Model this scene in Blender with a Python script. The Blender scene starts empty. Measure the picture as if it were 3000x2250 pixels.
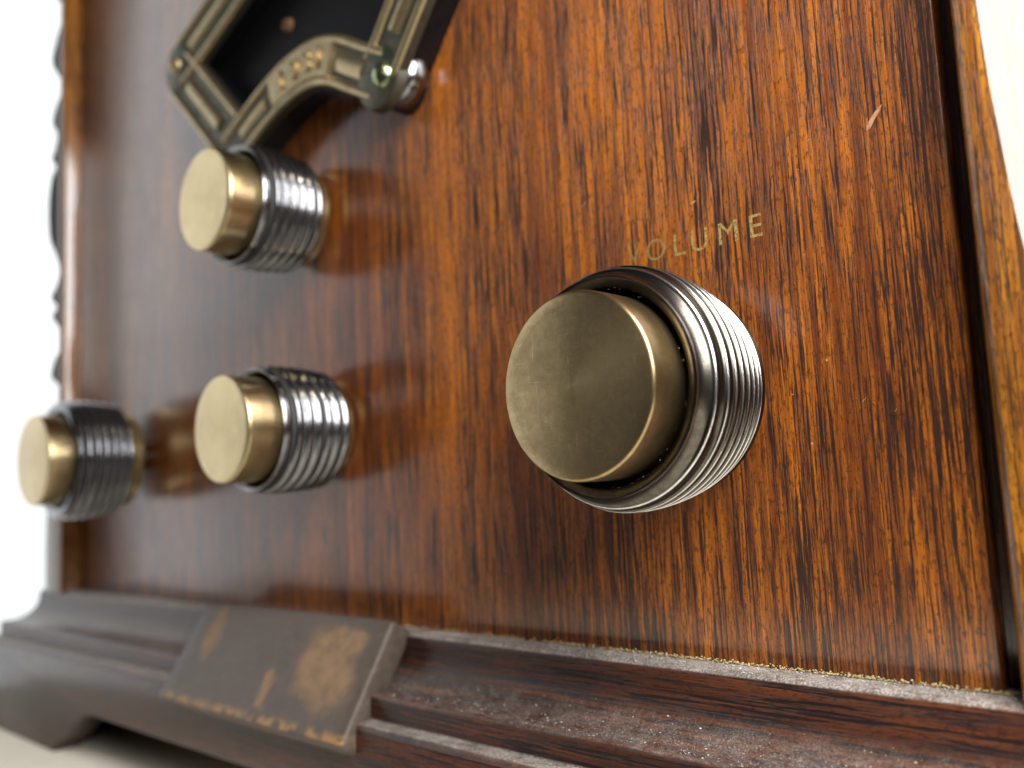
import bpy, bmesh, math, random
from mathutils import Vector, Matrix
random.seed(7)
S = 0.001                      # everything below is written in millimetres
sc = bpy.context.scene
C = sc.collection

# ------------------------------------------------------------------ camera
cam_d = bpy.data.cameras.new('camera'); cam = bpy.data.objects.new('camera', cam_d); C.objects.link(cam)
sc.camera = cam
c_right = Vector((0.72612264, 0.6858509, -0.04852263))
c_up = Vector((0.10809284, -0.04417575, 0.99315882))
c_fwd = Vector((-0.67901535, 0.72640006, 0.10621258))
m = Matrix((c_right, c_up, -c_fwd)).transposed().to_4x4()
m.translation = Vector((141.0445, -99.0228, -9.8908)) * S
cam.matrix_world = m
cam_d.sensor_fit = 'HORIZONTAL'; cam_d.sensor_width = 36.0
cam_d.lens = 36.0 * 2654.3 / 3000.0
cam_d.clip_start = 0.005; cam_d.clip_end = 50
cam_d.dof.use_dof = True; cam_d.dof.focus_distance = 0.104; cam_d.dof.aperture_fstop = 17.0

# ------------------------------------------------------------------ world and lamps
w = bpy.data.worlds.new('World'); sc.world = w; w.use_nodes = True
bg = w.node_tree.nodes['Background']
bg.inputs[0].default_value = (1.0, 0.97, 0.93, 1); bg.inputs[1].default_value = 0.05

def area(name, loc, target, sx, sy, power, col):
    d = bpy.data.lights.new(name, 'AREA'); d.shape = 'RECTANGLE'; d.size = sx * S; d.size_y = sy * S
    d.energy = power; d.color = col
    o = bpy.data.objects.new(name, d); C.objects.link(o)
    o.location = Vector(loc) * S
    o.rotation_euler = (Vector(target) - Vector(loc)).to_track_quat('-Z', 'Y').to_euler()
    return o
KEY = area('window_light', (218, -88, 119), (85, 0, 10), 130, 172, 1.42, (1.0, 0.985, 0.965))
BULB = area('ceiling_bulb', (330, -420, 620), (40, 0, 0), 26, 26, 0.6, (1.0, 0.86, 0.66))

sc.view_settings.view_transform = 'Standard'; sc.view_settings.look = 'None'
sc.view_settings.exposure = 0.0; sc.view_settings.gamma = 1.0
sc.view_settings.use_curve_mapping = False
sc.cycles.use_denoising = True
sc.cycles.max_bounces = 8
sc.cycles.sample_clamp_indirect = 6.0

# ------------------------------------------------------------------ node helpers
class NT:
    def __init__(s, name):
        s.m = bpy.data.materials.new(name); s.m.use_nodes = True
        s.t = s.m.node_tree; s.b = s.t.nodes['Principled BSDF']; s.o = s.t.nodes['Material Output']
    def n(s, kind, **kw):
        x = s.t.nodes.new(kind)
        for k, v in kw.items(): setattr(x, k, v)
        return x
    def l(s, a, b): s.t.links.new(a, b)
    def set(s, sock, v):
        if hasattr(v, 'is_output'): s.l(v, sock)
        elif isinstance(v, (tuple, list)) and len(v) == 3 and sock.type == 'RGBA': sock.default_value = (*v, 1)
        else: sock.default_value = v
    def coords(s, scale=(1, 1, 1), loc=(0, 0, 0), rot=(0, 0, 0)):
        tc = s.n('ShaderNodeTexCoord'); mp = s.n('ShaderNodeMapping')
        mp.inputs['Scale'].default_value = [1000 * k for k in scale]
        mp.inputs['Location'].default_value = loc; mp.inputs['Rotation'].default_value = rot
        s.l(tc.outputs['Object'], mp.inputs['Vector']); return mp.outputs[0]
    def noise(s, scale, detail=3, rough=.55, dist=0.0, loc=(0, 0, 0), rot=(0, 0, 0), lac=2.0):
        x = s.n('ShaderNodeTexNoise'); s.l(s.coords(scale, loc, rot), x.inputs['Vector'])
        x.inputs['Scale'].default_value = 1; x.inputs['Detail'].default_value = detail
        x.inputs['Roughness'].default_value = rough; x.inputs['Distortion'].default_value = dist
        x.inputs['Lacunarity'].default_value = lac
        return x.outputs['Fac']
    def ramp(s, v, a, b, lo=0.0, hi=1.0, smooth=True):
        x = s.n('ShaderNodeMapRange'); x.interpolation_type = 'SMOOTHSTEP' if smooth else 'LINEAR'
        s.l(v, x.inputs['Value'])
        x.inputs['From Min'].default_value = a; x.inputs['From Max'].default_value = b
        x.inputs['To Min'].default_value = lo; x.inputs['To Max'].default_value = hi
        return x.outputs['Result']
    def mix(s, f, a, b, mode='MIX'):
        x = s.n('ShaderNodeMix', data_type='RGBA', blend_type=mode)
        s.set(x.inputs[0], f); s.set(x.inputs[6], a); s.set(x.inputs[7], b); return x.outputs[2]
    def math(s, op, a, b=0.0, c=None):
        x = s.n('ShaderNodeMath', operation=op); s.set(x.inputs[0], a); s.set(x.inputs[1], b)
        if c is not None: s.set(x.inputs[2], c)
        return x.outputs[0]
    def bump(s, h, strength, dist_mm, prev=None):
        x = s.n('ShaderNodeBump'); x.inputs['Strength'].default_value = strength
        x.inputs['Distance'].default_value = dist_mm * S; s.l(h, x.inputs['Height'])
        if prev is not None: s.l(prev, x.inputs['Normal'])
        return x.outputs[0]
    def p(s, **kw):
        names = dict(col='Base Color', rough='Roughness', metal='Metallic', coat='Coat Weight', coatr='Coat Roughness',
                     normal='Normal', coatn='Coat Normal', spec='Specular IOR Level', aniso='Anisotropic', tangent='Tangent',
                     emit='Emission Color', emits='Emission Strength', alpha='Alpha')
        for k, v in kw.items(): s.set(s.b.inputs[names[k]], v)
        return s.m

def ax(a, along, across, third):
    """scale triple with grain running along axis a"""
    return {'Z': (across, third, along), 'X': (along, third, across)}[a]

def wood(name, a='Z', bright=(0.43, 0.128, 0.008), deep=(0.080, 0.018, 0.005), pore=(0.016, 0.009, 0.008),
         pore_amt=1.0, rough=.38, coat=.9, coatr=.18, dust=0.0, seed=0.0, coat_bump=.09, ior=1.5):
    t = NT(name); L = (seed, seed * .7, seed * 1.3)
    big = t.noise(ax(a, .008, .045, .04), 2, .5, .4, L)
    streak = t.noise(ax(a, .022, .75, .7), 5, .66, .12, L)
    fine = t.noise(ax(a, .10, 3.2, 3.0), 3, .6, .05, L)
    fleck = t.noise(ax(a, .9, 2.4, 2.2), 4, .7, 0, L)
    f = t.math('ADD', t.math('MULTIPLY', streak, .55), t.math('MULTIPLY', fine, .30))
    f = t.math('ADD', f, t.math('MULTIPLY', fleck, .22))
    f = t.math('ADD', f, t.math('MULTIPLY', big, .35))
    f = t.ramp(f, .58, .90)
    col = t.mix(f, deep, bright)
    col = t.mix(t.math('MULTIPLY', t.ramp(fleck, .50, .62), .75), col, tuple(k * .38 for k in deep))
    # long dark open pores, thicker in some bands than in others
    pn = t.noise(ax(a, .075, 2.7, 1.5), 6, .70, .05, (L[0] + 11, L[1], L[2] + 3))
    band = t.noise(ax(a, .012, .16, .15), 2, .5, .3, (L[0] + 5, 0, 0))
    pn2 = t.math('ADD', pn, t.math('MULTIPLY', t.math('SUBTRACT', band, .5), .22))
    por = t.ramp(pn2, .50, .555)
    pn3 = t.noise(ax(a, .20, 4.2, 3.4), 4, .65, .05, (L[0] + 31, L[1], L[2] + 9))
    por2 = t.ramp(pn3, .53, .62)
    por_all = t.math('MAXIMUM', por, t.math('MULTIPLY', por2, .75))
    col = t.mix(t.math('MULTIPLY', por_all, .93 * pore_amt), col, pore)
    h = t.math('SUBTRACT', t.math('MULTIPLY', f, .25), por_all)
    nb = t.bump(h, .55, .10)
    cb = t.bump(t.math('SUBTRACT', t.math('MULTIPLY', fleck, .4), por_all), coat_bump, .06)
    if dust:
        geo = t.n('ShaderNodeNewGeometry'); sx = t.n('ShaderNodeSeparateXYZ'); t.l(geo.outputs['Normal'], sx.inputs[0])
        up = t.ramp(sx.outputs['Z'], .35, .98)
        dn = t.noise((.35, .35, .35), 5, .7, .5, L); dn2 = t.noise((2.6, 2.6, 2.6), 3, .7, 0, L)
        du = t.math('MULTIPLY', up, t.ramp(t.math('ADD', t.math('MULTIPLY', dn, .6), t.math('MULTIPLY', dn2, .4)), .30, .68))
        pz = t.n('ShaderNodeSeparateXYZ'); t.l(t.coords(), pz.inputs[0])
        ledge = t.math('MAXIMUM', t.ramp(pz.outputs['Z'], -33.75, -33.45), t.math('MULTIPLY', t.ramp(pz.outputs['Z'], -45.15, -45.0), t.ramp(pz.outputs['Z'], -44.5, -44.8)))
        du = t.math('MULTIPLY', du, t.ramp(ledge, 0, 1, dust, 1.0))
        du = t.math('MAXIMUM', du, t.math('MULTIPLY', ledge, t.math('MULTIPLY', t.ramp(dn2, .25, .6, .45, .9), t.ramp(dn, .32, .58, .45, 1.0))))
        col = t.mix(du, col, t.mix(t.ramp(t.noise((4.5, 4.5, 4.5), 3, .7), .38, .66), (0.17, 0.145, 0.125), (0.50, 0.465, 0.43)))
        cw = t.math('MULTIPLY', t.math('SUBTRACT', 1.0, du), coat)
    else: cw = coat
    t.p(col=col, rough=rough, coat=cw, coatr=coatr, normal=nb, coatn=cb, spec=.15); t.b.inputs['Coat IOR'].default_value = ior
    return t.m

def tangent_radial(t):
    x = t.n('ShaderNodeTangent', direction_type='RADIAL', axis='Y'); return x.outputs[0]

ANROT = 0.25
def metal(name, col, dark, rough, aniso=0.0, grime_shade=.5, seed=0.0, scr=.05, nscale=.35, patina=None, spot=False, turn=False, rvar=.05):
    t = NT(name); L = (seed, seed, seed)
    a = t.noise((nscale,) * 3, 5, .65, .6, L); b = t.noise((nscale * 7,) * 3, 3, .6, 0, L)
    f = t.ramp(t.math('ADD', t.math('MULTIPLY', a, .7), t.math('MULTIPLY', b, .3)), .36, .66)
    c = t.mix(t.math('MULTIPLY', t.math('SUBTRACT', 1.0, f), grime_shade), col, dark)
    if spot:
        sp = t.ramp(t.noise((5, 5, 5), 2, .5, 0, (seed + 3, 1, 2)), .70, .76)
        c = t.mix(t.math('MULTIPLY', sp, .5), c, tuple(k * .3 for k in dark))
    if patina:
        pa = t.ramp(t.noise((.16, .16, .16), 4, .6, .3, (seed + 9, 2, 4)), .55, .68)
        c = t.mix(t.math('MULTIPLY', pa, .7), c, patina)
    sc1 = t.ramp(t.noise((.5, 6, 9), 2, .5, 1.5, L, (0.4, .3, .8)), .66, .70)
    r = t.math('ADD', t.math('MULTIPLY', t.math('SUBTRACT', 1.0, f), rvar), rough)
    h = t.math('ADD', t.math('MULTIPLY', b, .5), sc1)
    if turn:                                             # fine lathe turning marks and stray scratches
        tc = t.n('ShaderNodeTexCoord'); sv = t.n('ShaderNodeSeparateXYZ'); t.l(tc.outputs['Object'], sv.inputs[0])
        rad = t.math('SQRT', t.math('ADD', t.math('MULTIPLY', sv.outputs['X'], sv.outputs['X']), t.math('MULTIPLY', sv.outputs['Z'], sv.outputs['Z'])))
        tn = t.n('ShaderNodeTexNoise', noise_dimensions='1D'); t.l(t.math('MULTIPLY', rad, 9000.0), tn.inputs['W']); tn.inputs['Scale'].default_value = 1; tn.inputs['Detail'].default_value = 3
        h = t.math('ADD', t.math('MULTIPLY', tn.outputs['Fac'], .35), t.math('MULTIPLY', sc1, 1.6))
        c = t.mix(t.math('MULTIPLY', t.ramp(t.noise((.16, .16, .16), 2, .5, .3, (4, 1, 7)), .42, .68), .35), c, dark)
        c = t.mix(t.math('MULTIPLY', t.ramp(t.noise((.35, 7, 12), 2, .5, .8, (8, 2, 5), (0, .9, 0)), .68, .72), .6), c, (0.80, 0.66, 0.42))
        c = t.mix(t.math('MULTIPLY', t.ramp(t.noise((10, 7, .3), 2, .5, .8, (3, 9, 5), (0, .4, 0)), .68, .72), .6), c, (0.80, 0.66, 0.42))
        c = t.mix(t.math('MULTIPLY', t.ramp(tn.outputs['Fac'], .5, .7), .18), c, dark)
    t.p(col=c, metal=1.0, rough=r, normal=t.bump(h, scr, .05))
    if aniso: t.p(aniso=aniso, tangent=tangent_radial(t)); t.b.inputs['Anisotropic Rotation'].default_value = ANROT
    return t.m

def flat(name, col, rough=.6, coat=0.0, spec=.5, var=.25, nscale=1.0, emit=None):
    t = NT(name)
    f = t.ramp(t.noise((nscale,) * 3, 4, .6), .3, .7)
    t.p(col=t.mix(f, tuple(k * (1 - var) for k in col), col), rough=rough, coat=coat, spec=spec)
    return t.m

M = {}
M['panel'] = wood('panel_wood')
M['stile'] = wood('stile_wood', bright=(0.42, 0.165, 0.012), deep=(0.16, 0.048, 0.007), pore_amt=.85, seed=23, rough=.34, coat=1.0, coatr=.10, coat_bump=.03)
M['mould'] = wood('moulding_wood', 'X', bright=(0.11, 0.030, 0.010), deep=(0.038, 0.013, 0.007), pore=(0.010, 0.006, 0.006), dust=.38, seed=41, coat=.5, coatr=.24)
M['case'] = wood('case_wood', bright=(0.16, 0.045, 0.008), deep=(0.07, 0.02, 0.006), seed=57)
M['cap'] = metal('cap_brass', (0.50, 0.375, 0.20), (0.25, 0.18, 0.09), .31, .45, .55, 3, .03, .75, spot=True, turn=True, rvar=.03)
M['cap_small'] = metal('small_cap_brass', (0.58, 0.465, 0.265), (0.42, 0.325, 0.17), .27, .35, .35, 6, .0, .16)
M['grip'] = metal('grip_steel', (0.115, 0.105, 0.09), (0.05, 0.043, 0.034), .22, 0, .6, 8, .06, .8)
M['grip_small'] = metal('small_grip_steel', (0.26, 0.265, 0.28), (0.14, 0.14, 0.15), .15, 0, .6, 12, .06, .5)
M['crest'] = metal('polished_crest', (0.62, 0.62, 0.63), (0.35, 0.34, 0.33), .20, 0, .7, 9, .1, 1.2)
M['grime_shade'] = flat('groove_shade', (0.022, 0.021, 0.022), .5, 0, .4)  # near-black tone that paints shade into the knob grooves
M['ring'] = metal('ring_brass', (0.50, 0.40, 0.23), (0.28, 0.21, 0.11), .34, 0, .6, 15, .1, .6)
M['bronze'] = metal('plate_bronze', (0.15, 0.138, 0.10), (0.05, 0.055, 0.045), .48, 0, .6, 18, .15, .3, patina=(0.03, 0.085, 0.055))
M['bronze_rib'] = metal('rubbed_bronze', (0.47, 0.37, 0.215), (0.26, 0.205, 0.11), .40, 0, .6, 21, .12, .3)
M['verdigris'] = metal('verdigris', (0.42, 0.46, 0.26), (0.10, 0.16, 0.10), .22, 0, .8, 5, .3, .6)
M['black'] = flat('black_lacquer', (0.005, 0.005, 0.006), .2, .1, .35)
M['glass'] = flat('dark_dial_glass', (0.004, 0.004, 0.005), .5, 0, .10)
M['dust'] = flat('pale_dust', (0.52, 0.48, 0.43), .8, 0, .3, .35, 3)
M['crumb'] = flat('yellow_wax_crumbs', (0.50, 0.39, 0.20), .9, 0, .1, .5, 2)
M['white'] = flat('white_wall', (0.82, 0.82, 0.81), .8, 0, .2, .04, .01)
M['cloth'] = flat('cream_cloth', (0.88, 0.83, 0.71), .8, 0, .2, .06, .05)
M['chip'] = flat('bare_wood_chip', (0.42, 0.22, 0.115), .6, 0, .4, .5, 2)

def emission(name, col, s):
    t = NT(name); t.p(col=(.8, .8, .8), emit=col, emits=s, rough=.9); return t.m
M['sky_pane'] = emission('bright_window_pane', (0.94, 0.98, 1.0), 1.3)
M['low_pane'] = emission('dim_window_pane', (0.95, 0.98, 1.0), 1.12)  # window split added: lower half dimmer so the panel sheen fades downward

def gold_letter():
    t = NT('worn_gold_leaf')
    k = t.ramp(t.noise((2.2, 2.2, 1.4), 4, .65), .32, .58)
    gw = t.n('ShaderNodeNewGeometry'); gx = t.n('ShaderNodeSeparateXYZ'); t.l(gw.outputs['Position'], gx.inputs[0])
    keep = t.ramp(gx.outputs['X'], .070, .083, .30, 1.0)      # the first letters are nearly rubbed away
    al = t.math('MULTIPLY', t.math('ADD', t.math('MULTIPLY', k, .60), .14), keep)
    t.p(col=(0.47, 0.32, 0.10), metal=.3, rough=.42, alpha=al); return t.m
M['gold'] = gold_letter()

def slab_mat():
    t = NT('worn_block_wood')
    tc = t.n('ShaderNodeTexCoord'); mp = t.n('ShaderNodeMapping'); mp.inputs['Scale'].default_value = (1000,) * 3
    t.l(tc.outputs['Object'], mp.inputs[0])
    nz = t.n('ShaderNodeTexNoise'); nz.inputs['Scale'].default_value = .15; nz.inputs['Detail'].default_value = 3
    t.l(mp.outputs[0], nz.inputs['Vector'])
    sub = t.n('ShaderNodeVectorMath', operation='SUBTRACT'); t.l(nz.outputs['Color'], sub.inputs[0]); sub.inputs[1].default_value = (.5,) * 3
    sca = t.n('ShaderNodeVectorMath', operation='SCALE'); t.l(sub.outputs[0], sca.inputs[0]); sca.inputs['Scale'].default_value = 7
    add = t.n('ShaderNodeVectorMath', operation='ADD'); t.l(mp.outputs[0], add.inputs[0]); t.l(sca.outputs[0], add.inputs[1])
    tot = None
    # worn-through patches (centre X, Z ; radii), where the dark finish has rubbed off
    for cx, cz, rx, rz, rot in ((15, -38.5, 9.5, 6.0, .35), (-23.0, -35.5, 3.0, 4.4, 0), (1.5, -42.5, 2.2, 2.8, .0), (18, -34.5, 6, 3, 0)):
        mm = t.n('ShaderNodeMapping'); mm.vector_type = 'TEXTURE'
        mm.inputs['Location'].default_value = (cx, 0, cz); mm.inputs['Scale'].default_value = (rx, 1e6, rz); mm.inputs['Rotation'].default_value = (0, rot, 0)
        t.l(add.outputs[0], mm.inputs[0])
        ln = t.n('ShaderNodeVectorMath', operation='LENGTH'); t.l(mm.outputs[0], ln.inputs[0])
        v = t.ramp(ln.outputs['Value'], .62, 1.12, 1, 0)
        tot = v if tot is None else t.math('MAXIMUM', tot, v)
    wear = t.math('MULTIPLY', tot, t.ramp(t.noise((.4, .4, .4), 4, .6), .3, .6, .6, 1))
    base = t.mix(t.noise((.3, .3, .6), 5, .65), (0.045, 0.034, 0.028), (0.10, 0.076, 0.060))
    worn = t.mix(t.noise((.4, .4, .4), 4, .6), (0.15, 0.092, 0.05), (0.255, 0.16, 0.092))
    col = t.mix(wear, base, worn)
    sx = t.n('ShaderNodeSeparateXYZ'); t.l(mp.outputs[0], sx.inputs[0])
    g0 = t.n('ShaderNodeNewGeometry'); s0 = t.n('ShaderNodeSeparateXYZ'); t.l(g0.outputs['Normal'], s0.inputs[0])
    edge = t.math('MULTIPLY', t.math('MULTIPLY', t.ramp(sx.outputs['Z'], -47.0, -45.6, 1, 0), t.ramp(s0.outputs['Z'], -.1, .3)), t.ramp(t.noise((.45, .45, .45), 4, .7), .42, .58))
    # rubbed lower front edge
    col = t.mix(edge, col, (0.27, 0.15, 0.06))
    gr = t.n('ShaderNodeNewGeometry'); s2 = t.n('ShaderNodeSeparateXYZ'); t.l(gr.outputs['Normal'], s2.inputs[0])
    side = t.math('MULTIPLY', t.ramp(s2.outputs['X'], .6, .9), t.ramp(t.noise((.7, .7, .7), 5, .75), .40, .66))
    col = t.mix(t.math('MULTIPLY', side, .3), col, (0.15, 0.13, 0.10))
    t.p(col=col, rough=t.ramp(wear, 0, 1, .42, .62), coat=.04, coatr=.35, spec=.25, normal=t.bump(t.noise((.9, .9, .9), 5, .7), .35, .25))
    return t.m
M['slab'] = slab_mat()

# ------------------------------------------------------------------ object helpers
BASE = Vector((0, 0, -68.0))
def link(name, me, mat, parent=None, loc=(0, 0, 0)):
    o = bpy.data.objects.new(name, me); C.objects.link(o)
    if mat is not None:
        me.materials.clear(); me.materials.append(mat)
    o.parent = parent; o.location = Vector(loc) * S
    return o
def empty(name, parent=None, loc=(0, 0, 0)):
    o = bpy.data.objects.new(name, None); C.objects.link(o); o.empty_display_size = .005
    o.parent = parent; o.location = Vector(loc) * S; return o
def mesh(name, verts, faces, smooth=False):
    me = bpy.data.meshes.new(name); me.from_pydata([tuple(k * S for k in v) for v in verts], [], faces)
    me.update()
    bm = bmesh.new(); bm.from_mesh(me); bmesh.ops.recalc_face_normals(bm, faces=bm.faces); bm.to_mesh(me); bm.free()
    if smooth:
        me.polygons.foreach_set('use_smooth', [True] * len(me.polygons))
        me.set_sharp_from_angle(angle=math.radians(55))
    return me
def lathe(name, prof, n=96, wob=0.0, closed=False):
    v, f = [], []
    k = len(prof)
    for i in range(n):
        a = 2 * math.pi * i / n
        for (r, y) in prof:
            rr = r + (random.uniform(-wob, wob) if wob else 0)
            v.append((rr * math.cos(a), y, rr * math.sin(a)))
    for i in range(n):
        j = (i + 1) % n
        for q in range(k - 1):
            f.append((i * k + q, i * k + q + 1, j * k + q + 1, j * k + q))
        if closed: f.append((i * k + k - 1, i * k, j * k, j * k + k - 1))
    me = mesh(name, v, f, True)
    bm = bmesh.new(); bm.from_mesh(me); bmesh.ops.remove_doubles(bm, verts=bm.verts, dist=1e-7); bm.to_mesh(me); bm.free()
    return me
def extrude_poly(name, pts, y0, y1, bevel=0.0, segs=2, smooth=False):
    """outline in X,Z extruded along Y, optional bevel of all edges"""
    n = len(pts)
    v = [(x, y0, z) for x, z in pts] + [(x, y1, z) for x, z in pts]
    f = [tuple(range(n)), tuple(range(n, 2 * n))] + [(i, (i + 1) % n, n + (i + 1) % n, n + i) for i in range(n)]
    me = mesh(name, v, f)
    if bevel:
        bm = bmesh.new(); bm.from_mesh(me)
        es = [e for e in bm.edges if len(e.link_faces) == 2 and e.calc_face_angle() > .5]
        bmesh.ops.bevel(bm, geom=es, offset=bevel * S, segments=segs, profile=.5, affect='EDGES', clamp_overlap=True)
        bm.to_mesh(me); bm.free()
    if smooth or bevel:
        me.polygons.foreach_set('use_smooth', [True] * len(me.polygons)); me.set_sharp_from_angle(angle=math.radians(40))
    return me
def catmull(pts, k=8):
    out = []
    P = [pts[0]] + list(pts) + [pts[-1]]
    for i in range(1, len(P) - 2):
        for s in range(k):
            t = s / k; r = []
            for a, b, c, d in zip(P[i - 1], P[i], P[i + 1], P[i + 2]):
                r.append(.5 * (2 * b + (c - a) * t + (2 * a - 5 * b + 4 * c - d) * t * t + (3 * b - a - 3 * c + d) * t ** 3))
            out.append(tuple(r))
    out.append(tuple(pts[-1])); return out
def ribbon(name, path, w0, w1, y_back, y_front, crown=0.0, ends=True):
    """a strip in the X,Z plane following path from offset w0 to w1, between y_back and y_front, front gently crowned"""
    v, f = [], []; n = len(path); cs = 6
    for i, p in enumerate(path):
        a = path[max(i - 1, 0)]; b = path[min(i + 1, n - 1)]
        d = Vector((b[0] - a[0], b[1] - a[1])).normalized(); q = Vector((-d.y, d.x))
        ring = [(w0, y_back)]
        for k in range(cs + 1):
            u = k / cs; off = w0 + (w1 - w0) * u
            ring.append((off, y_front + crown * (2 * u - 1) ** 2))
        ring.append((w1, y_back))
        for off, y in ring: v.append((p[0] + q.x * off, y, p[1] + q.y * off))
    k = cs + 3
    for i in range(n - 1):
        for j in range(k):
            jj = (j + 1) % k
            f.append((i * k + j, i * k + jj, (i + 1) * k + jj, (i + 1) * k + j))
    f.append(tuple(range(k))); f.append(tuple(range((n - 1) * k, n * k)))
    return mesh(name, v, f, True)

# ------------------------------------------------------------------ setting
table = link('table_top', mesh('table_top', [(-190, -78, -68), (320, -78, -68), (320, 210, -68), (-190, 210, -68),
             (-190, -78, -92), (320, -78, -92), (320, 210, -92), (-190, 210, -92)],
             [(0, 1, 2, 3), (4, 5, 6, 7), (0, 1, 5, 4), (1, 2, 6, 5), (2, 3, 7, 6), (3, 0, 4, 7)]), M['cloth'])
table['kind'] = 'structure'
def pane(name, mat, z0, z1):
    o = link(name, mesh(name, [(-901, -900, z0), (-901, 700, z0), (-901, 700, z1), (-901, -900, z1),
                               (-907, -900, z0), (-907, 700, z0), (-907, 700, z1), (-907, -900, z1)],
             [(0, 1, 2, 3), (4, 5, 6, 7), (0, 1, 5, 4), (1, 2, 6, 5), (2, 3, 7, 6), (3, 0, 4, 7)]), mat)
    o['kind'] = 'structure'; return o
pane('window_lower', M['low_pane'], -500, 130)
pane('window_upper', M['sky_pane'], 132, 800)

# ------------------------------------------------------------------ the radio
radio = empty('radio_cabinet', None, BASE)
radio['label'] = 'antique mahogany radio cabinet front with four brass-capped knobs and bronze dial escutcheon'
radio['category'] = 'radio'
O = -BASE                       # local location of parts modelled in panel coordinates
W, H = 112.34, 32.85

# case behind the front
case = link('case', extrude_poly('case', [(-119, -44), (119, -44), (119, 205), (-119, 205)], 3.2, 190, 1.0), M['case'], radio, O)
# front panel, with a hole-free board and softly eased edge
panel = link('front_panel', extrude_poly('front_panel', [(-W, -40), (W, -40), (W, 203), (-W, 203)], 0, 3.0, .35, 2), M['panel'], radio, O)

# stiles: flat inner face, scalloped outer edge, flank falling away outside
def stile(side, edge):
    """edge: list of (Z, X outer) ; the flat face ends there and the carved flank slopes back"""
    z = [p[0] for p in edge]
    e = catmull(edge, 7)
    v, f = [], []
    xi = W + (2.75 if side > 0 else .9)
    for (zz, xo) in e:
        prof = [(xi, 2.9), (xi, -3.6), (xi + .45, -4.25), (xi + 1.1, -4.5), (xo - .5, -4.5), (xo - .15, -4.42), (xo + .25, -4.1), (xo + 3.0, -2.55), (xo + 7.0, -.30), (xo + 7.4, 2.9)]
        for x, y in prof: v.append((side * x, y, zz))
    k = 10
    for i in range(len(e) - 1):
        for j in range(k - 1): f.append((i * k + j, i * k + j + 1, (i + 1) * k + j + 1, (i + 1) * k + j))
    f.append(tuple(range(k))); f.append(tuple(range((len(e) - 1) * k, len(e) * k)))
    return link('side_stile', mesh('side_stile', v, f, True), M['stile'], radio, O)
right = stile(1, [(-33.5, 124), (-20, 123.5), (-8, 122.2), (3, 120.9), (11, 119.55), (19, 118.85), (28, 118.2), (36, 117.9), (46, 117.6), (56, 118.4), (66, 121), (80, 118), (100, 121), (130, 118), (160, 122), (203, 118)])
left = stile(-1, [(-33.5, 125.5), (-20, 125.5), (-8, 124), (4, 119), (12, 116.6), (20, 116.4), (60, 116.4), (120, 116.4), (203, 116.4)])
def trim():
    e = catmull([(-2, 118), (10, 121.5), (17, 118.5), (21, 117.0), (25, 124.6), (29.5, 123.2), (33.5, 117.8), (38, 119.5), (42.3, 124.6), (44.6, 121.6), (48, 125.4), (51, 121.5), (55, 119.6), (60, 122.5), (66, 127.0), (76, 127.8),
                 (83, 125.6), (85.5, 122.5), (88.5, 125.5), (91, 123.2), (95, 121.8), (99, 125.0), (103, 123.2), (108, 117.8), (112, 121), (118, 125.6), (124, 122.5), (131, 118), (142, 126), (160, 118), (180, 126), (203, 119)], 6)
    pts = [(-x, z) for z, x in e] + [(-114.5, 203), (-114.5, -2)]
    return extrude_poly('carved_trim', pts, -3.3, 2.9, .5, 2)
link('carved_trim', trim(), flat('dark_trim', (0.018, 0.012, 0.010), .65, 0, .15), radio, O)['label'] = 'dark scalloped trim behind the left stile'

# dark rebate behind the panel edge is the real gap between panel and stile

# base moulding swept round the front with mitred returns
cove = [(-4.15 - 6.6 * (1 - math.cos(a)), -35.0 - 6.2 * math.sin(a)) for a in [math.pi / 2 * k / 9 for k in range(10)]]
PROF = [(2.8, -33.0), (-3.0, -33.1), (-3.7, -33.35), (-4.0, -33.8), (-4.1, -34.4)] + cove + \
       [(-11.1, -41.22), (-11.45, -41.5), (-11.6, -42.1), (-11.6, -44.5), (-11.65, -44.85), (-13.7, -44.95), (-14.2, -45.2), (-14.5, -45.9)]
def sweep_mould(name, prof, B, back=150):
    v, f = [], []
    xs = [None]
    rows = []
    n = 44
    for y, z in prof:
        d = -y
        row = [(-B - d, back, z), (-B - d, 60, z)] + [(-B - d + (2 * (B + d)) * k / n, y, z) for k in range(n + 1)] + [(B + d, 60, z), (B + d, back, z)]
        rows.append(row)
    k = len(rows[0])
    for r in rows: v += r
    for i in range(len(rows) - 1):
        for j in range(k - 1): f.append((i * k + j, i * k + j + 1, (i + 1) * k + j + 1, (i + 1) * k + j))
    return mesh(name, v, f, True)
moulding = link('base_moulding', sweep_mould('base_moulding', PROF, 126.0), M['mould'], radio, O)

# apron below with bracket feet cut out
def apron():
    B = 126 + 14.5
    low = [(-B, -68), (-91.5, -68), (-90.5, -66.6), (-85, -63.6), (-79.5, -60.2), (-74.5, -57.6), (-69, -56.7), (-40, -56.7), (0, -56.5), (40, -56.7), (69, -56.7), (74.5, -57.6), (79.5, -60.2), (85, -63.6), (90.5, -66.6), (91.5, -68), (B, -68)]
    pts = low + [(B, -45.9), (-B, -45.9)]
    return extrude_poly('apron', pts, -14.5, -7.5, .35, 2)
link('apron', apron(), M['mould'], radio, O)
for sx in (-1, 1):
    link('foot', extrude_poly('foot', [(sx * 140.5, -68), (sx * 134.5, -68), (sx * 134.5, -45.9), (sx * 140.5, -45.9)], -7.4, 120, .2), M['mould'], radio, O)
link('bottom_board', extrude_poly('bottom_board', [(-134, -56), (134, -56), (134, -46), (-134, -46)], -7.0, 150, .2), M['case'], radio, O)

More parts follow.
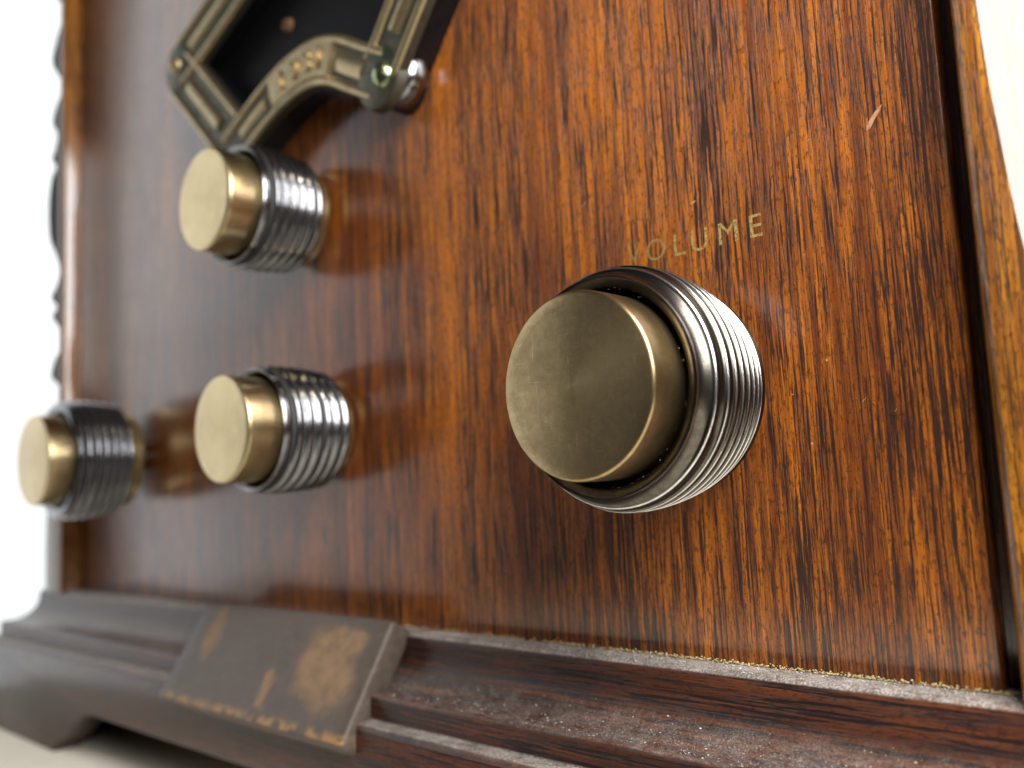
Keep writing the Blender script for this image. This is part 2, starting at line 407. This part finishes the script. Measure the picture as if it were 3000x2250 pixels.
# slanted block across the middle of the moulding
def block():
    n = Vector((0, -.843, .539)); th = 5.0
    x0, x1 = -32.0, 26.6
    a = (-6.5, -30.6); b = (-17.6, -47.8)
    q = [a, b, (b[0] + .843 * th, b[1] - .539 * th), (a[0] + .843 * th, a[1] - .539 * th)]
    v = [(x0, *p) for p in q] + [(x1, *p) for p in q]
    me = mesh('carved_block', v, [(0, 1, 2, 3), (4, 5, 6, 7), (0, 1, 5, 4), (1, 2, 6, 5), (2, 3, 7, 6), (3, 0, 4, 7)])
    bm = bmesh.new(); bm.from_mesh(me)
    bmesh.ops.bevel(bm, geom=list(bm.edges), offset=.9 * S, segments=3, profile=.5, affect='EDGES')
    bmesh.ops.subdivide_edges(bm, edges=[e for e in bm.edges if e.calc_length() > 4 * S], cuts=14, use_grid_fill=True)
    for vv in bm.verts:
        p = vv.co * 1000
        vv.co += Vector((random.uniform(-1, 1), random.uniform(-1, 1), random.uniform(-1, 1))) * S * .05
    bm.to_mesh(me); bm.free()
    me.polygons.foreach_set('use_smooth', [True] * len(me.polygons)); me.set_sharp_from_angle(angle=math.radians(50))
    return me
bl = link('carved_block', block(), M['slab'], radio, O)
bl['label'] = 'dark slanted block with rubbed tan patches over the moulding'

# ------------------------------------------------------------------ knobs
def grip_profile(R, bore, yf, yb, ridges, depth, bead=None, fr=.04, bk=.06):
    pr = [(bore, yf + 6.0), (bore, yf + 1.0), (bore + .25, yf + .55), (bore + .95 * R / 14, yf + .12), (bore + 1.2 * R / 14, yf),
          ]
    y = yf + .80; p = (yb - 1.0 - y) / ridges
    def Rr(t):
        return R * (1 - fr * (1 - t / .28) ** 2) if t < .28 else R * (1 - bk * ((t - .28) / .72) ** 2)
    lip0 = bore + 1.3 * R / 14; nl = 7; r0 = Rr(0)
    for q in range(nl):
        u = q / (nl - 1); pr.append((lip0 + (r0 - .05 - lip0) * u, yf + .02 + .66 * u ** 1.5 + (.05 if q % 2 else 0)))
    flags = [False] * (len(pr) - 1)
    for k in range(ridges + 1):
        t = k / ridges
        yk = y + k * p
        for u in ((-.5, -.4, -.3, -.2, -.1, 0, .1, .2, .3, .4) if bead is None else (-.5, -bead - .06, -bead, -bead * .5, -.035, 0.035, bead * .5, bead, bead + .06)):
            if (k == 0 and u < 0) or (k == ridges and u > 0): continue
            if bead is None: g = .5 * (1 - math.cos(2 * math.pi * u))
            else: g = min(1.0, max(0.0, (abs(u) - .03) / bead))
            ru = Rr(max(0, (k + u) / ridges))
            pr.append((ru - depth * g, yk + u * p)); flags.append(bead is not None and abs(u) < .12 and u > -.1)
    rb = R * .90
    pr += [(rb, yb - .35), (rb - .6, yb), (R * .55, yb + .02)]
    flags += [False] * 3
    return pr, flags
def cap_profile(R, yc, yin, dome):
    pr = [(0.0, yc - dome)]
    for k in range(1, 10):
        r = (R - .42) * k / 9; pr.append((r, yc - dome * (1 - (k / 9) ** 2)))
    pr += [(R - .20, yc + .07), (R - .05, yc + .22), (R, yc + .45), (R, yc + 3), (R - .05, yin)]
    return pr
def knurl(R, y0, y1, teeth):
    v, f = [], []
    n = teeth * 4; prof = [(R * .7, y0), (R - .5, y0), (R, y0 + .4), (R, y1 - .3), (R - .4, y1), (R * .7, y1)]
    k = len(prof)
    for i in range(n):
        a = 2 * math.pi * i / n; g = (0, .0, -.42, -.42)[i % 4]
        for q, (r, y) in enumerate(prof):
            rr = r + (g if 1 <= q <= 4 else 0); v.append((rr * math.cos(a), y, rr * math.sin(a)))
    for i in range(n):
        j = (i + 1) % n
        for q in range(k - 1): f.append((i * k + q, i * k + q + 1, j * k + q + 1, j * k + q))
    me = mesh('base_ring', v, f); return me
def knob(name, label, x, z, R, capR, yc, yf, yb, ridges, depth, gm, cm, ringR, dome, spin=0.0, bead=None, ring=2.0):
    k = empty(name, radio, Vector((x, 0, z)) + O); k['label'] = label
    k.rotation_euler.y = spin
    pr, fl = grip_profile(R, capR + (.75 if bead else .5), yf, yb, ridges, depth, bead, *((.125, .10) if bead else (.035, .055)))
    g = link('grip', lathe('grip', pr, 160), gm, k)
    if bead is None:                                     # groove shade painted dark so the ridges stand out
        g.data.materials.append(M['grime_shade'])
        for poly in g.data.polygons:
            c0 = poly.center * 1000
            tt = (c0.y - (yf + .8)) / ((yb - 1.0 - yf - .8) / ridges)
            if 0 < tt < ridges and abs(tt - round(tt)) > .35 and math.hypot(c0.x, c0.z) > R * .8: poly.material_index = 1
    if bead is not None:                                 # crests rubbed bright by fingers
        g.data.materials.append(M['crest'])
        rs = sorted({round(y, 4) for (r, y), q in zip(pr, [False] + fl) if q})
        for poly in g.data.polygons:
            c0 = poly.center * 1000
            rad = math.hypot(c0.x, c0.z); tt = (c0.y - (yf + .8)) / ((yb - 1.0 - yf - .8) / ridges)
            if c0.y > yf + .7 and abs(tt - round(tt)) < .075 and rad > R * .8: poly.material_index = 1
    link('cap', lathe('cap', cap_profile(capR, yc, yf + 5.5, dome), 128), cm, k)
    link('base_ring', knurl(ringR, yb - .2, yb + ring, 64), M['ring'], k)
    link('shaft', lathe('shaft', [(0.0, yf + 5), (3.1, yf + 5), (3.1, .5), (0, .5)], 32), M['grip'], k)
    return k
knob('control_knob', 'large brass-capped steel knob under the word VOLUME', 79.5, 0, 14.2, 10.41, -23.45, -19.3, -4.6, 8, .34, M['grip'], M['cap'], 10.6, .45, 0, .15)
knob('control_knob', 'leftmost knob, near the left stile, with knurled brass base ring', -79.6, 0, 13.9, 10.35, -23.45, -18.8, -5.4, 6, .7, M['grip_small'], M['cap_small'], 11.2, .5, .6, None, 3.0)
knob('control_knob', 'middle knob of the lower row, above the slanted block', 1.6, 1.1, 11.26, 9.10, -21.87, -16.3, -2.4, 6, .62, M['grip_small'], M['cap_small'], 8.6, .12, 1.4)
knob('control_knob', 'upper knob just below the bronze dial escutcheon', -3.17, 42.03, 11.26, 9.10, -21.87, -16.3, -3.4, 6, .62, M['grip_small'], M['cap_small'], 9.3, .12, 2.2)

# ------------------------------------------------------------------ dial escutcheon
esc = empty('dial_escutcheon', radio, Vector((0, 0, 70)) + O)
esc['label'] = 'bronze dial frame with ribbed bars, curved dated banner and green verdigris'
EO = (0, 0, -70)
YB, YF = -5.6, -6.9
left_bar = [(-41, 85), (-20.5, 92.4), (2, 100.5)]
low_bar = [(-40.5, 83.0), (-31, 73.5), (-20.0, 62.3)]
arch = catmull([(-20.5, 58.6), (-14, 61.6), (-7.5, 64.2), (0.5, 66.6), (9, 67.2), (15.5, 65.5), (22, 61.8), (28, 58.3)], 6)
right_bar = [(28.5, 59.3), (36, 68.5), (50, 85.5)]
top_bar = [(2, 100.5), (28, 99), (50, 85.5)]
bars = [('left', left_bar, 5.6), ('low', low_bar, 5.7), ('arch', arch, 4.5), ('right', right_bar, 5.0), ('top', top_bar, 5.2)]
for nm, path, hw in bars:
    link('frame_bar', ribbon('frame_bar', path, -hw, hw, YB + .3, YF), M['bronze'], esc, EO)
    link('edge_rib', ribbon('edge_rib', path, -hw + .1, -hw + 1.7, YF + .2, YF - .75, .35), M['bronze_rib'], esc, EO)
    link('edge_rib', ribbon('edge_rib', path, hw - 1.7, hw - .1, YF + .2, YF - .75, .35), M['bronze_rib'], esc, EO)
    if nm != 'arch':
        a, b = Vector(path[0]), Vector(path[-1]); d = (b - a).normalized()
        cp = [tuple(a + d * 6.2), tuple(a + d * ((b - a).length - 5.0))]
        if nm in ('low', 'left', 'right'): link('centre_rib', ribbon('centre_rib', cp, -1.6, 1.6, YF + .2, YF - .95, .6), M['bronze_rib'], esc, EO)
i0, i1 = 15, 31
link('banner', ribbon('banner', arch[i0:i1], -3.0, 2.9, YF + .2, YF - 1.0, .15), M['bronze_rib'], esc, EO)
link('centre_rib', ribbon('centre_rib', arch[32:39], -1.7, 1.7, YF + .2, YF - .95, .5), M['bronze_rib'], esc, EO)
link('centre_rib', ribbon('centre_rib', arch[5:14], -1.5, 1.5, YF + .2, YF - .7, .5), M['bronze_rib'], esc, EO)
def disc(name, x, z, prof, mat):
    o = link(name, lathe(name, prof, 40), mat, esc, (EO[0] + x, 0, EO[2] + z)); return o
disc('corner_boss', -41.2, 84.8, [(0, YF - .6), (4.6, YF - .6), (5.7, YF - .2), (6.0, YB + .3), (0, YB + .3)], M['bronze'])
disc('corner_boss', 28.0, 57.9, [(0, YF - .6), (4.4, YF - .6), (5.3, YF - .2), (5.6, YB + .3), (0, YB + .3)], M['bronze'])
disc('rivet', -41.6, 85.0, [(0, YF - 1.9), (.9, YF - 1.75), (1.7, YF - 1.2), (2.0, YF - .5), (0, YF - .4)], M['bronze_rib'])
rv = disc('rivet', 29.6, 57.6, [(0, YF - 2.1), (1.0, YF - 1.9), (1.9, YF - 1.3), (2.3, YF - .5), (0, YF - .4)], M['verdigris'])
rv['label'] = 'rivet crusted with pale green verdigris'
# embossed date on the banner
def glyph(ch, size, extr, offset=0.0):
    cu = bpy.data.curves.new('t', 'FONT'); cu.body = ch; cu.size = size * S; cu.extrude = extr * S
    cu.align_x = 'CENTER'; cu.align_y = 'CENTER'; cu.offset = offset * S; cu.resolution_u = 4
    ob = bpy.data.objects.new('t', cu); C.objects.link(ob)
    bpy.context.view_layer.update()
    me = bpy.data.meshes.new_from_object(ob); bpy.data.objects.remove(ob); bpy.data.curves.remove(cu)
    return me
def place_glyph(name, ch, size, extr, x, y, z, rot, mat, parent, off, offset=0.0):
    me = glyph(ch, size, extr, offset)
    me.transform(Matrix.Rotation(math.radians(90), 4, 'X'))          # X right, Z up, facing -Y
    me.transform(Matrix.Rotation(-rot, 4, 'Y'))
    return link(name, me, mat, parent, Vector(off) + Vector((x, y, z)))
for ch, i in zip('1931', (18, 21, 24, 27)):
    p = arch[i]; a, b = arch[i - 1], arch[i + 1]; r = math.atan2(b[1] - a[1], b[0] - a[0])
    place_glyph('raised_numeral', ch, 5.6, .35, p[0], YF - 1.1, p[1], r, M['bronze_rib'], esc, EO)
# black housing carrying the frame and the dark dial inside it
def housing():
    v, f = [], []
    for nm, path, hw in bars:
        me = ribbon('h', path, -hw + 1.0, hw - 1.0, -.05, YB + .05)
        o = len(v); v += [tuple(q.co * 1000) for q in me.vertices]; f += [tuple(o + i for i in p.vertices) for p in me.polygons]
        bpy.data.meshes.remove(me)
    for x, z, r in ((-41.2, 84.8, 4.9), (28, 57.9, 4.4)):
        me = lathe('h', [(0, YB), (r - .5, YB), (r, YB + .5), (r + .15, -.05), (0, -.05)], 48)
        o = len(v); v += [(q.co.x * 1000 + x, q.co.y * 1000, q.co.z * 1000 + z) for q in me.vertices]; f += [tuple(o + i for i in p.vertices) for p in me.polygons]
        bpy.data.meshes.remove(me)
    return mesh('housing', v, f, True)
link('housing', housing(), M['black'], esc, EO)
inner = [(-40, 85), (2, 100), (28, 98), (50, 85)] + [(28, 58.5)] + [arch[i] for i in range(len(arch) - 3, 0, -4)] + [(-20, 61)]
link('dial_glass', extrude_poly('dial_glass', inner, -1.2, -.3), M['glass'], esc, EO)
disc('glint_post', 29.2, 58.6, [(0, YB + .1), (3.6, YB + .1), (4.3, YB + .5), (4.8, YB + 1.2), (5.1, YB + 2.0), (5.2, YB + 2.7), (5.1, -2.0), (4.8, -1.3), (4.2, -.8), (0, -.8)], M['grip_small'])  # steel barrel added beside the housing to catch a glint
disc('dial_pointer', -6.5, 82.5, [(0, -2.2), (1.2, -2.1), (1.6, -1.2), (0, -1.2)], flat('brown_pointer', (0.12, 0.06, 0.03), .8, 0, .1))

# ------------------------------------------------------------------ lettering and wear on the panel
for ch, x, z in (('V', 72.1, 19.5), ('O', 75.6, 19.3), ('L', 79.1, 19.2), ('U', 82.2, 19.2), ('M', 86.3, 19.25), ('E', 90.0, 19.2)):
    place_glyph('letter', ch, 4.1, .012, x, -.03, z, 0, M['gold'], panel, (0, 0, 0), -.01)
def chip(x, z, pts, th=.06):
    link('chip', extrude_poly('chip', pts, -.055, .02), M['chip'], panel, (x, 0, z))
chip(105.2, 28.1, [(-.9, -1.2), (-.5, -1.1), (.1, -.2), (.8, .7), (1.0, 1.2), (.5, .9), (-.3, .1), (-.8, -.6)])
chip(81.7, 24.3, [(-.45, -.12), (.1, -.05), (.5, .2), (.2, .22), (-.3, .1)])
chip(94.9, -7.3, [(-.13, -.12), (.12, -.14), (.16, .1), (-.05, .16)])
chip(97.5, 2.0, [(-.10, -.16), (.12, -.08), (.06, .18), (-.12, .1)])
chip(93.0, -1.5, [(-.10, -.06), (.14, -.04), (.10, .08), (-.08, .09)])

# ------------------------------------------------------------------ dust, wax crumbs and lint
class Bits:
    def __init__(s): s.v, s.f = [], []
    def add(s, p, r, flat=.6):
        o = len(s.v); k = 5
        ring = []
        a0 = random.random() * 6.3
        for i in range(k):
            a = a0 + 6.283 * i / k; rr = r * random.uniform(.6, 1.3)
            s.v.append((p[0] + rr * math.cos(a), p[1] + rr * math.sin(a) * random.uniform(.6, 1), p[2] + random.uniform(-.25, .25) * r))
        s.v.append((p[0], p[1], p[2] + r * flat)); s.v.append((p[0], p[1], p[2] - r * flat))
        for i in range(k):
            j = (i + 1) % k
            s.f.append((o + i, o + j, o + k)); s.f.append((o + j, o + i, o + k + 1))
def prof_point(t):
    """t in 0..1 along the upward-facing moulding profile"""
    seq = PROF[1:]
    i = int(t * (len(seq) - 1)); u = t * (len(seq) - 1) - i
    a, b = seq[i], seq[min(i + 1, len(seq) - 1)]
    return a[0] + (b[0] - a[0]) * u, a[1] + (b[1] - a[1]) * u
d = Bits()
def on_block(x): return -33.5 < x < 28
for _ in range(5200):
    x = random.uniform(-128, 124) if random.random() < .35 else random.uniform(30, 124)
    q = random.random()
    if q < .6: y = random.uniform(-3.5, -.05); z = -33.08 - max(0, -y - 3) * .4
    elif q < .9:
        k = random.random() ** .6; a = math.pi / 2 * (.35 + .65 * k)
        y = -4.15 - 6.6 * (1 - math.cos(a)); z = -35 - 6.2 * math.sin(a)
    else: y = random.uniform(-13.9, -11.7); z = -44.9
    if on_block(x): continue
    r = random.uniform(.035, .085) if random.random() < .93 else random.uniform(.09, .19)
    d.add((x, y, z + r * .3), r)
for _ in range(260):
    x = random.uniform(40, 112); z = random.uniform(-32, 34)
    if (x - 79.5) ** 2 + z * z < 225: continue
    d.add((x, -.03, z), random.uniform(.02, .055), .4)
for _ in range(40):                                     # dust in the gap round the volume cap
    a = random.uniform(-2.4, 1.7); r = random.uniform(10.75, 11.5)
    d.add((79.5 + r * math.cos(a), -18.7 + random.uniform(0, .5), r * math.sin(a)), random.uniform(.03, .10))
for _ in range(26):                                      # lint fibres
    if random.random() < .5:
        x, y, z = random.uniform(35, 118), random.uniform(-10.5, -8), -41.0; ux, uz = 1, .15
    else:
        x, y, z = random.uniform(60, 110), -.06, random.uniform(-31, 30); ux, uz = .5, .8
        if (x - 79.5) ** 2 + z * z < 240: continue
    a = random.uniform(0, 6.28); n = 7; ln = random.uniform(.5, 1.6); o = len(d.v)
    for i in range(n):
        a += random.uniform(-.5, .5)
        x += ln / n * math.cos(a) * ux; z += ln / n * math.sin(a) * uz; y += ln / n * math.sin(a) * (.4 if ux == 1 else 0)
        d.v += [(x, y, z), (x, y - .02, z + .028)]
        if i: q = o + 2 * i; d.f.append((q - 2, q - 1, q + 1, q))
dust = link('dust', mesh('dust', d.v, d.f), M['dust']); dust['kind'] = 'stuff'
dust['label'] = 'pale dust specks lying on the moulding and panel'; dust['category'] = 'dust'
c = Bits()
x = -10.0
while x < 118:
    dens = .25 if x < 40 else (.95 if x > 58 else .55)
    if random.random() < dens:
        for _ in range(random.randint(1, 4)):
            c.add((x + random.uniform(-.4, .4), random.uniform(-.45, .0), -32.95 + random.uniform(0, .42) * random.random()), random.uniform(.05, .19), .8)
    x += random.uniform(.06, .3)
for _ in range(50): c.add((random.uniform(70, 100), -3.05, -34.0 + random.uniform(-.2, .2)), random.uniform(.06, .14))
c.add((112.2, -9.2, -40.6), .45, .8)
wax = link('wax_crumbs', mesh('wax_crumbs', c.v, c.f), M['crumb']); wax['kind'] = 'stuff'
wax['label'] = 'yellow wax crumbs along the joint between panel and moulding'; wax['category'] = 'crumbs'
